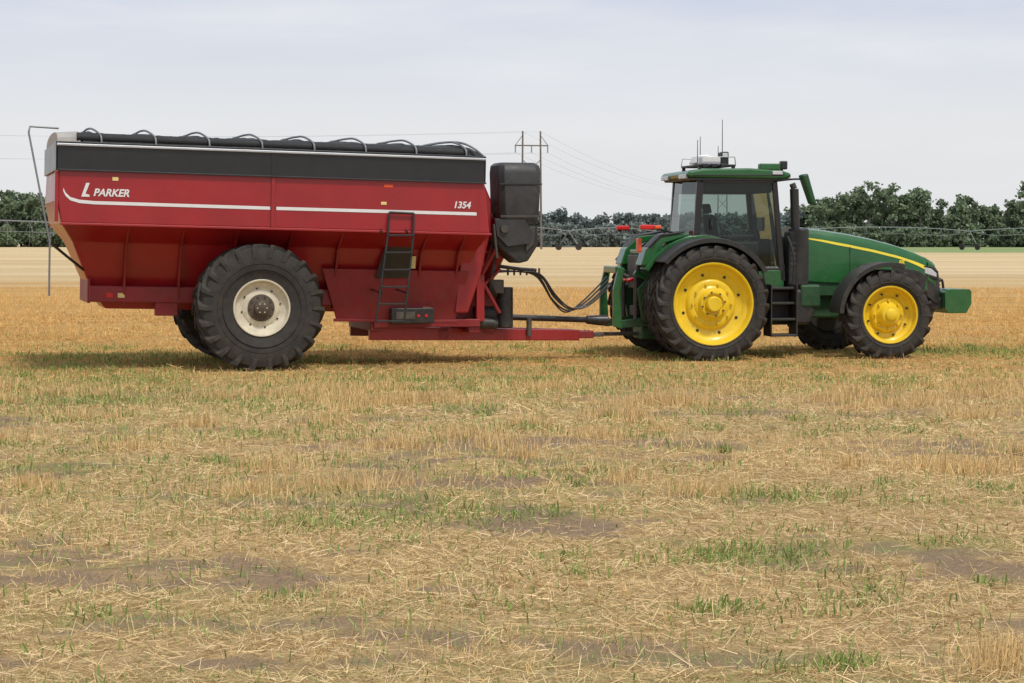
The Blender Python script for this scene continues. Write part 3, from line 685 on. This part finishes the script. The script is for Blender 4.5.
D=np.stack([np.cos(az)*np.cos(pit)*L,np.sin(az)*np.cos(pit)*L,np.sin(pit)*L],1)
Wv=np.stack([-np.sin(az)*Wd,np.cos(az)*Wd,rng.normal(0,.5,n)*Wd],1)
P=np.stack([x,y,gh(x,y)+rng.uniform(.003,.035,n)],1)
v1,f1=quads(P,D,Wv)
k=rng.random((n,1)); t=fbm(x,y,.35,77)[:,None]
pal=np.array([(.78,.60,.34),(.62,.445,.215),(.40,.265,.125)])
colr=np.where(k<.40,pal[0],np.where(k<.82,pal[1],pal[2]))*rng.uniform(.78,1.14,(n,1))*(.78+.45*t)
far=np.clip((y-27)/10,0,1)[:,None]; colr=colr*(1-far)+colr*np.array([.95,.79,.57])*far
c1=np.repeat(colr,4,0)
# standing stubble in drilled rows
N=130000
x,y=sample(N,8.5,90,1.2)
rowdir=R(7); yr=-np.sin(rowdir)*x+np.cos(rowdir)*y; xr=np.cos(rowdir)*x+np.sin(rowdir)*y
yr=np.round(yr/.20)*.20+rng.normal(0,.03,N); x=np.cos(rowdir)*xr-np.sin(rowdir)*yr; y=np.sin(rowdir)*xr+np.cos(rowdir)*yr
dens=fbm(x*.6,y*2.0,.25,41)+np.clip((y-22)/30,0,.2); keep=rng.random(N)<np.clip((dens-.45)*5,.08,1)
x=x[keep]; y=y[keep]; dn=dens[keep]; n=len(x)
veh=np.clip((y-31.5)/1.5,0,1)*np.clip((41-y)/2,0,1)
L=rng.uniform(.035,.11,n)*np.clip(dn*1.7,.6,1.25)*(1-.45*veh); az=rng.uniform(0,6.28,n); tl=np.abs(rng.normal(0,.45,n))
D=np.stack([np.cos(az)*np.sin(tl)*L,np.sin(az)*np.sin(tl)*L,np.cos(tl)*L],1)
wa_=rng.normal(0,.6,n); Wd=rng.uniform(.0025,.005,n)*(1+.03*np.clip(y-10,0,60))
Wv=np.stack([np.cos(wa_)*Wd,np.sin(wa_)*Wd,np.zeros(n)],1)
P=np.stack([x,y,gh(x,y)],1); v2,f2=quads(P,D,Wv)
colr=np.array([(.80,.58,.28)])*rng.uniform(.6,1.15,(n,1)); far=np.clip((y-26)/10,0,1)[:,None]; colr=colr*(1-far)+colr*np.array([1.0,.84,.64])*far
gm=(fbm(x*.5,y*1.5,.3,91)>.55)&(rng.random(n)<.5)&(y<46)
colr[gm]=np.array([.30,.37,.12])*rng.uniform(.7,1.2,(gm.sum(),1))
c2=np.repeat(colr,4,0)
tu=[(1.7,26.8,.35),(2.3,26.6,.35),(2.0,26.9,.3),(-1.6,26.9,.3),(-1.2,27.1,.35),(-1.9,26.7,.25),(-6.5,28.5,.4),(-3.2,28.2,.5),(5.3,26.5,.4),(2.5,10.25,.16),(2.42,10.1,.12),(2.62,10.4,.15),(-4.0,21,.3),(-8,30,.6),(7,30,.4),(-2.6,29,.5),(.6,29.5,.5),(-5.2,24.6,.35)]
for i in range(60): tu.append((rng.uniform(-9,9),rng.uniform(17,30),rng.uniform(.10,.4)))
TX=[];TY_=[]
for a_,b_,r_ in tu:
    q1=int(230*r_/.3); TX.append(rng.normal(a_,r_*.8,q1)); TY_.append(rng.normal(b_,r_*.35,q1))
x=np.concatenate(TX); y=np.concatenate(TY_); n=len(x)
L=rng.uniform(.06,.19,n); az=rng.uniform(0,6.28,n); tl=np.abs(rng.normal(0,.35,n))
D=np.stack([np.cos(az)*np.sin(tl)*L,np.sin(az)*np.sin(tl)*L,np.cos(tl)*L],1)
wa_=rng.normal(0,.6,n); Wd=rng.uniform(.003,.006,n)*(1+.03*np.clip(y-10,0,60)); Wv=np.stack([np.cos(wa_)*Wd,np.sin(wa_)*Wd,np.zeros(n)],1)
v3,f3=quads(np.stack([x,y,gh(x,y)],1),D,Wv); c3=np.repeat(np.array([(.76,.54,.26)])*rng.uniform(.55,1.15,(n,1)),4,0)
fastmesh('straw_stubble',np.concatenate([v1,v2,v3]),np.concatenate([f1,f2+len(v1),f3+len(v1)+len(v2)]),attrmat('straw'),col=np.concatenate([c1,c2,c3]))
# green weeds
pt=[(-1.1,15.8,.5,420),(-1.45,15.5,.35,220),(-.26,16.1,.5,300),(.15,16.2,.3,140),(1.6,13.9,.36,420),(1.45,13.6,.3,200),(1.9,14.2,.3,160),(1.23,11.8,.18,200),(2.3,17,.3,240),(2.75,17.3,.35,120),(2.1,12.1,.2,100),(-4.6,18.8,.6,300),(-2.3,17.7,.7,150),(-6,27,1.6,1300),(-4.4,28.5,1.6,1000),(-7.5,29,1.2,900),(9.6,40,1.6,1600),(8.3,39,.8,500),(-7.5,37.5,1.5,900),(-5,36.6,1.5,600),(2.5,31.5,1.5,450),(5.5,30.5,1.5,550),(0,30,1.8,900),(-2,31.5,1.5,700),(1.72,10.25,.12,140),(1.4,10.1,.12,70),(-8,33,1.8,1300),(.9,19,.6,200),(-3.3,22.5,1.0,350),(4,23,1.0,300),(-1,24,1.2,350)]
for i in range(420):
    d=9.5+32*rng.random()**.8; pt.append((rng.uniform(-.27,.27)*d,d,rng.uniform(.05,.6),int(rng.uniform(12,80))))
X=[];Y=[]
for a_,b_,r_,q1 in pt: X.append(rng.normal(a_,r_,q1)); Y.append(rng.normal(b_,r_*.7,q1))
x=np.concatenate(X); y=np.concatenate(Y); n=len(x)
L=rng.uniform(.02,.075,n)*(1+.01*y); az=rng.uniform(0,6.28,n); tl=np.abs(rng.normal(.55,.5,n))
D=np.stack([np.cos(az)*np.sin(tl)*L,np.sin(az)*np.sin(tl)*L,np.cos(tl)*L],1)
wa_=rng.uniform(0,6.28,n); Wd=rng.uniform(.005,.015,n)*(1+.02*np.clip(y-10,0,60)); Wv=np.stack([np.cos(wa_)*Wd,np.sin(wa_)*Wd,np.zeros(n)],1)
v,f=quads(np.stack([x,y,gh(x,y)+rng.uniform(0,.02,n)],1),D,Wv)
cc=np.where(rng.random((n,1))<.6,np.array([(.24,.34,.09)]),np.array([(.40,.44,.17)]))*rng.uniform(.6,1.2,(n,1))
fastmesh('grass_weeds',v,f,attrmat('weed_leaf',trans=.25),col=np.repeat(cc,4,0))

# =================================================================== DISTANT TREES
tl_=empty('distant_tree_line')
px_=[-300,-178,-128,-124,-117,-110,-53,-3,12,22,36,47,70,75,82,88,95,99,103,112,122,128,185,300]
ph_=[12,13,15.7,16.3,13.7,11.7,10.5,8.7,9.7,8.7,9.0,8.7,8.7,11.5,15.0,16.6,17.4,16.4,14.2,13.0,13.4,12.7,13,12]
PP=[];CC=[];TV=[];TF=[]
def trunk(a,b,r0,r1):
    a=Vector(a); b=Vector(b); d=(b-a).normalized(); u=d.orthogonal().normalized(); w_=d.cross(u); s0=len(TV)
    for c_,rr in ((a,r0),(b,r1)):
        for i in range(6):
            t=2*math.pi*i/6; TV.append(tuple(c_+(u*math.cos(t)+w_*math.sin(t))*rr))
    for i in range(6): TF.append((s0+i,s0+(i+1)%6,s0+6+(i+1)%6,s0+6+i))
def tree(x,y,H,cr,dens=1.0,base=.15,haze_tint=None):
    trunk((x,y,0),(x+rng.normal(0,.3),y,H*.6),.28,.12)
    nl=int(12+H*.9)
    hue=rng.uniform(.85,1.15); col=np.array([.175,.225,.14])*hue  # leaf colour lightened: distance haze is put into it
    if haze_tint is not None: col=haze_tint*hue
    for i in range(nl):
        h=rng.uniform(base,1.0); w_=cr*math.sqrt(max(.10,1-((h-.45)/.62)**2))
        a=rng.uniform(0,6.28); rr=rng.uniform(.1,.9)*w_
        c_=np.array([x+rr*math.cos(a),y+rr*math.sin(a),H*h*.93])
        if i%3==0: trunk((x,y,max(.5,H*h*.5)),tuple(c_),.1,.04)
        lr=rng.uniform(.18,.34)*cr+.4; q1=int(34*dens*(lr/1.2)**1.2)+6
        d=rng.normal(0,1,(q1,3)); d/=np.linalg.norm(d,axis=1)[:,None]
        p=c_+d*lr*rng.uniform(.35,1.12,(q1,1))*np.array([1,1,.8]); p[:,2]=np.maximum(p[:,2],.15)
        PP.append(p); CC.append(np.repeat((col*rng.uniform(.78,1.22))[None],q1,0)*(1+.2*d[:,2:3]))  # light from above put into the colour: clump tops brighter, undersides darker
xx=-300.0
while xx<300:
    H=np.interp(xx,px_,ph_)
    haze_blue=np.array([.185,.225,.21]) if -10<xx<72 else None  # bluer leaf colour for the middle trees, haze painted in
    tree(xx+rng.normal(0,.8),500+rng.uniform(-6,6),H*rng.uniform(.85,1.0),rng.uniform(3.0,4.6),haze_tint=haze_blue,base=.05)
    tree(xx+rng.normal(0,1.5),512+rng.uniform(-6,6),H*rng.uniform(.72,.95),rng.uniform(3,4.5),haze_tint=haze_blue,base=.03)
    tree(xx+rng.normal(0,1.5),490,rng.uniform(3,6),rng.uniform(2.4,3.8),haze_tint=haze_blue,base=.02)
    xx+=rng.uniform(2.2,3.4)
for bx in (123.5,127):
    tree(bx,480,16.6 if bx<125 else 15.4,2.8,dens=.4,base=.6)
    for k in range(10):
        a=rng.uniform(-1,1); trunk((bx,480,6+k*.6),(bx+a*2.8,480+rng.uniform(-1,1),10+k*.6),.09,.03)
P=np.concatenate(PP); C=np.concatenate(CC); n=len(P)
d1=rng.normal(0,1,(n,3)); d1/=np.linalg.norm(d1,axis=1)[:,None]; d2=np.cross(d1,rng.normal(0,1,(n,3))); d2/=np.linalg.norm(d2,axis=1)[:,None]
sz=rng.uniform(.35,.85,(n,1)); v,f=quads(P-d1*sz/2,d1*sz,d2*sz*.9)
fastmesh('foliage',v,f,attrmat('hazed_tree_leaf',trans=.25),parent=tl_,col=np.repeat(C,4,0))  # leaf colours already carry the painted haze
mk('trunks_and_limbs',TV,TF,pmat('bark',(.16,.15,.13),.9),tl_)

# =================================================================== POWER LINE + IRRIGATION PIVOTS
def hframe(name,x,y,H,rz):
    e=empty(name,(x,y,0),(0,0,rz))
    for s in (-1,1): cyl('pole_%s'%('a' if s<0 else 'b'),e,(s*2.0,0,0),(s*1.8,0,H),.24,WOOD,r2=.17,seg=10)
    box('crossarm',e,-3.4,3.4,-.12,.12,H-3.0,H-2.75,WOOD,.01)
    tube('brace_1',e,[(-1.9,0,H-9.5),(1.9,0,H-5.6)],.08,WOOD,smooth=False); tube('brace_2',e,[(1.9,0,H-9.5),(-1.9,0,H-5.6)],.08,WOOD,smooth=False)
    tube('brace_3',e,[(-1.8,0,H-.8),(-3.3,0,H-2.8)],.06,WOOD,smooth=False); tube('brace_4',e,[(1.8,0,H-.8),(3.3,0,H-2.8)],.06,WOOD,smooth=False)
    for i,xx in enumerate((-3.3,0,3.3)): cyl('insulator_%d'%i,e,(xx,0,H-3.0),(xx,0,H-4.3),.12,GALV,seg=8)
    return e
hframe('utility_pole',3.9,400,23.5,R(12)); hframe('utility_pole',84,800,23.5,R(12)); hframe('utility_pole',-200,330,23.5,R(12))
WIRE=pmat('power_wire',(.30,.31,.33),.5,metal=.2,var=.1)
lines=empty('power_lines')
pl=[(-200,330),(3.9,400),(84,800)]
LL=[]
for k in range(2):
    for j,off in enumerate((-3.3,0,3.3,-1.8,1.8)):
        h=19.2 if j<3 else 23.4
        a=Vector((pl[k][0]+off*.98,pl[k][1]+off*.2,h)); b_=Vector((pl[k+1][0]+off*.98,pl[k+1][1]+off*.2,h))
        LL.append(([a.lerp(b_,t/24)-Vector((0,0,4*(2.5 if k==0 else 5)*(t/24)*(1-t/24))) for t in range(25)],.016))
multitube('wires',lines,LL,WIRE)
def pivot(name,x0,y0,x1,y1,ns):
    e=empty(name); a=Vector((x0,y0,0)); b_=Vector((x1,y1,0)); d=(b_-a)/ns; dn_=d.normalized(); pn=Vector((-dn_.y,dn_.x,0))
    LL=[]
    for i in range(ns):
        s=a+d*i
        pts=[s+d*(t/12)+Vector((0,0,3.5+.7*4*(t/12)*(1-t/12))) for t in range(13)]
        LL.append((pts,.085))
        low=[q2-Vector((0,0,(1.2*min(1,min(t,12-t)/1.5)))) for t,q2 in enumerate(pts)]
        for sd in (-.5,.5): LL.append(([q2+pn*sd*(1 if 0<j<12 else 0) for j,q2 in enumerate(low)],.022))
        for t in range(1,12):
            for sd in (-.5,.5): LL.append(([pts[t],low[t]+pn*sd],.022))
            LL.append(([pts[t],Vector((pts[t].x,pts[t].y,1.5))],.014))
    for i in range(ns+1):
        s=a+d*i
        for sd in (-2,2): LL.append(([s+Vector((0,0,3.5)),s+pn*sd+Vector((0,0,.7))],.06))
        LL.append(([s+pn*-2+Vector((0,0,.7)),s+pn*2+Vector((0,0,.7))],.07))
        for sd in (-2,2):
            c_=s+pn*sd; cyl('wheel_%d_%s'%(i,'a' if sd<0 else 'b'),e,c_+Vector((0,0,.6))-dn_*0.15,c_+Vector((0,0,.6))+dn_*.15,.6,TYRE,seg=16)
    multitube('pipe_trusses_towers',e,LL,GALV)
pivot('irrigation_pivot',-68,200,30,410,5)
pivot('irrigation_pivot',48,350,160,420,3)

# =================================================================== SKY, SUN, CAMERA
w=bpy.data.worlds.new('World'); S.world=w; w.use_nodes=True; nt=w.node_tree
for n_ in list(nt.nodes): nt.nodes.remove(n_)
EL,AZ=R(60),R(150)
sky=nd(nt,'ShaderNodeTexSky'); sky.sky_type='NISHITA'; sky.sun_disc=False; sky.sun_elevation=EL; sky.sun_rotation=AZ
bg1=nd(nt,'ShaderNodeBackground',{0:sky.outputs[0],1:.10})
tc=nd(nt,'ShaderNodeTexCoord').outputs['Generated']; z=nd(nt,'ShaderNodeSeparateXYZ',{0:tc}).outputs[2]
mp=nd(nt,'ShaderNodeMapping',{'Vector':tc,'Scale':(3.2,3.2,20)}).outputs[0]
cn=noise(nt,mp,1.3,6,.55)
hi=mixc(nt,mrange(nt,cn,.36,.66),(.61,.66,.80),(.81,.82,.87))
lo=mixc(nt,mrange(nt,cn,.3,.7),(.78,.79,.82),(.85,.85,.87))
cl=mixc(nt,mrange(nt,math_(nt,'ADD',z,math_(nt,'MULTIPLY',math_(nt,'SUBTRACT',cn,.5),.08)),.055,.115),lo,hi)
bg2=nd(nt,'ShaderNodeBackground',{0:cl,1:1.0})
mx=nd(nt,'ShaderNodeMixShader',{0:.90,1:bg1.outputs[0],2:bg2.outputs[0]})
nd(nt,'ShaderNodeOutputWorld',{0:mx.outputs[0]})
sl=bpy.data.lights.new('sun','SUN'); sl.energy=2.6; sl.angle=R(9); sl.color=(1,.95,.86)
so=bpy.data.objects.new('sun',sl); S.collection.objects.link(so)
dv=Vector((math.sin(AZ)*math.cos(EL),math.cos(AZ)*math.cos(EL),math.sin(EL)))
so.rotation_euler=dv.to_track_quat('Z','Y').to_euler(); so.location=dv*50
cam=bpy.data.cameras.new('camera'); cam.sensor_width=36; cam.lens=2000/1024*36; cam.clip_start=.1; cam.clip_end=6000
cobj=bpy.data.objects.new('camera',cam); S.collection.objects.link(cobj)
cobj.location=(0,0,2.23); cobj.rotation_euler=(R(90)-math.atan(103.5/2000),0,0); S.camera=cobj
S.view_settings.view_transform='Standard'; S.view_settings.look='None'; S.view_settings.exposure=0
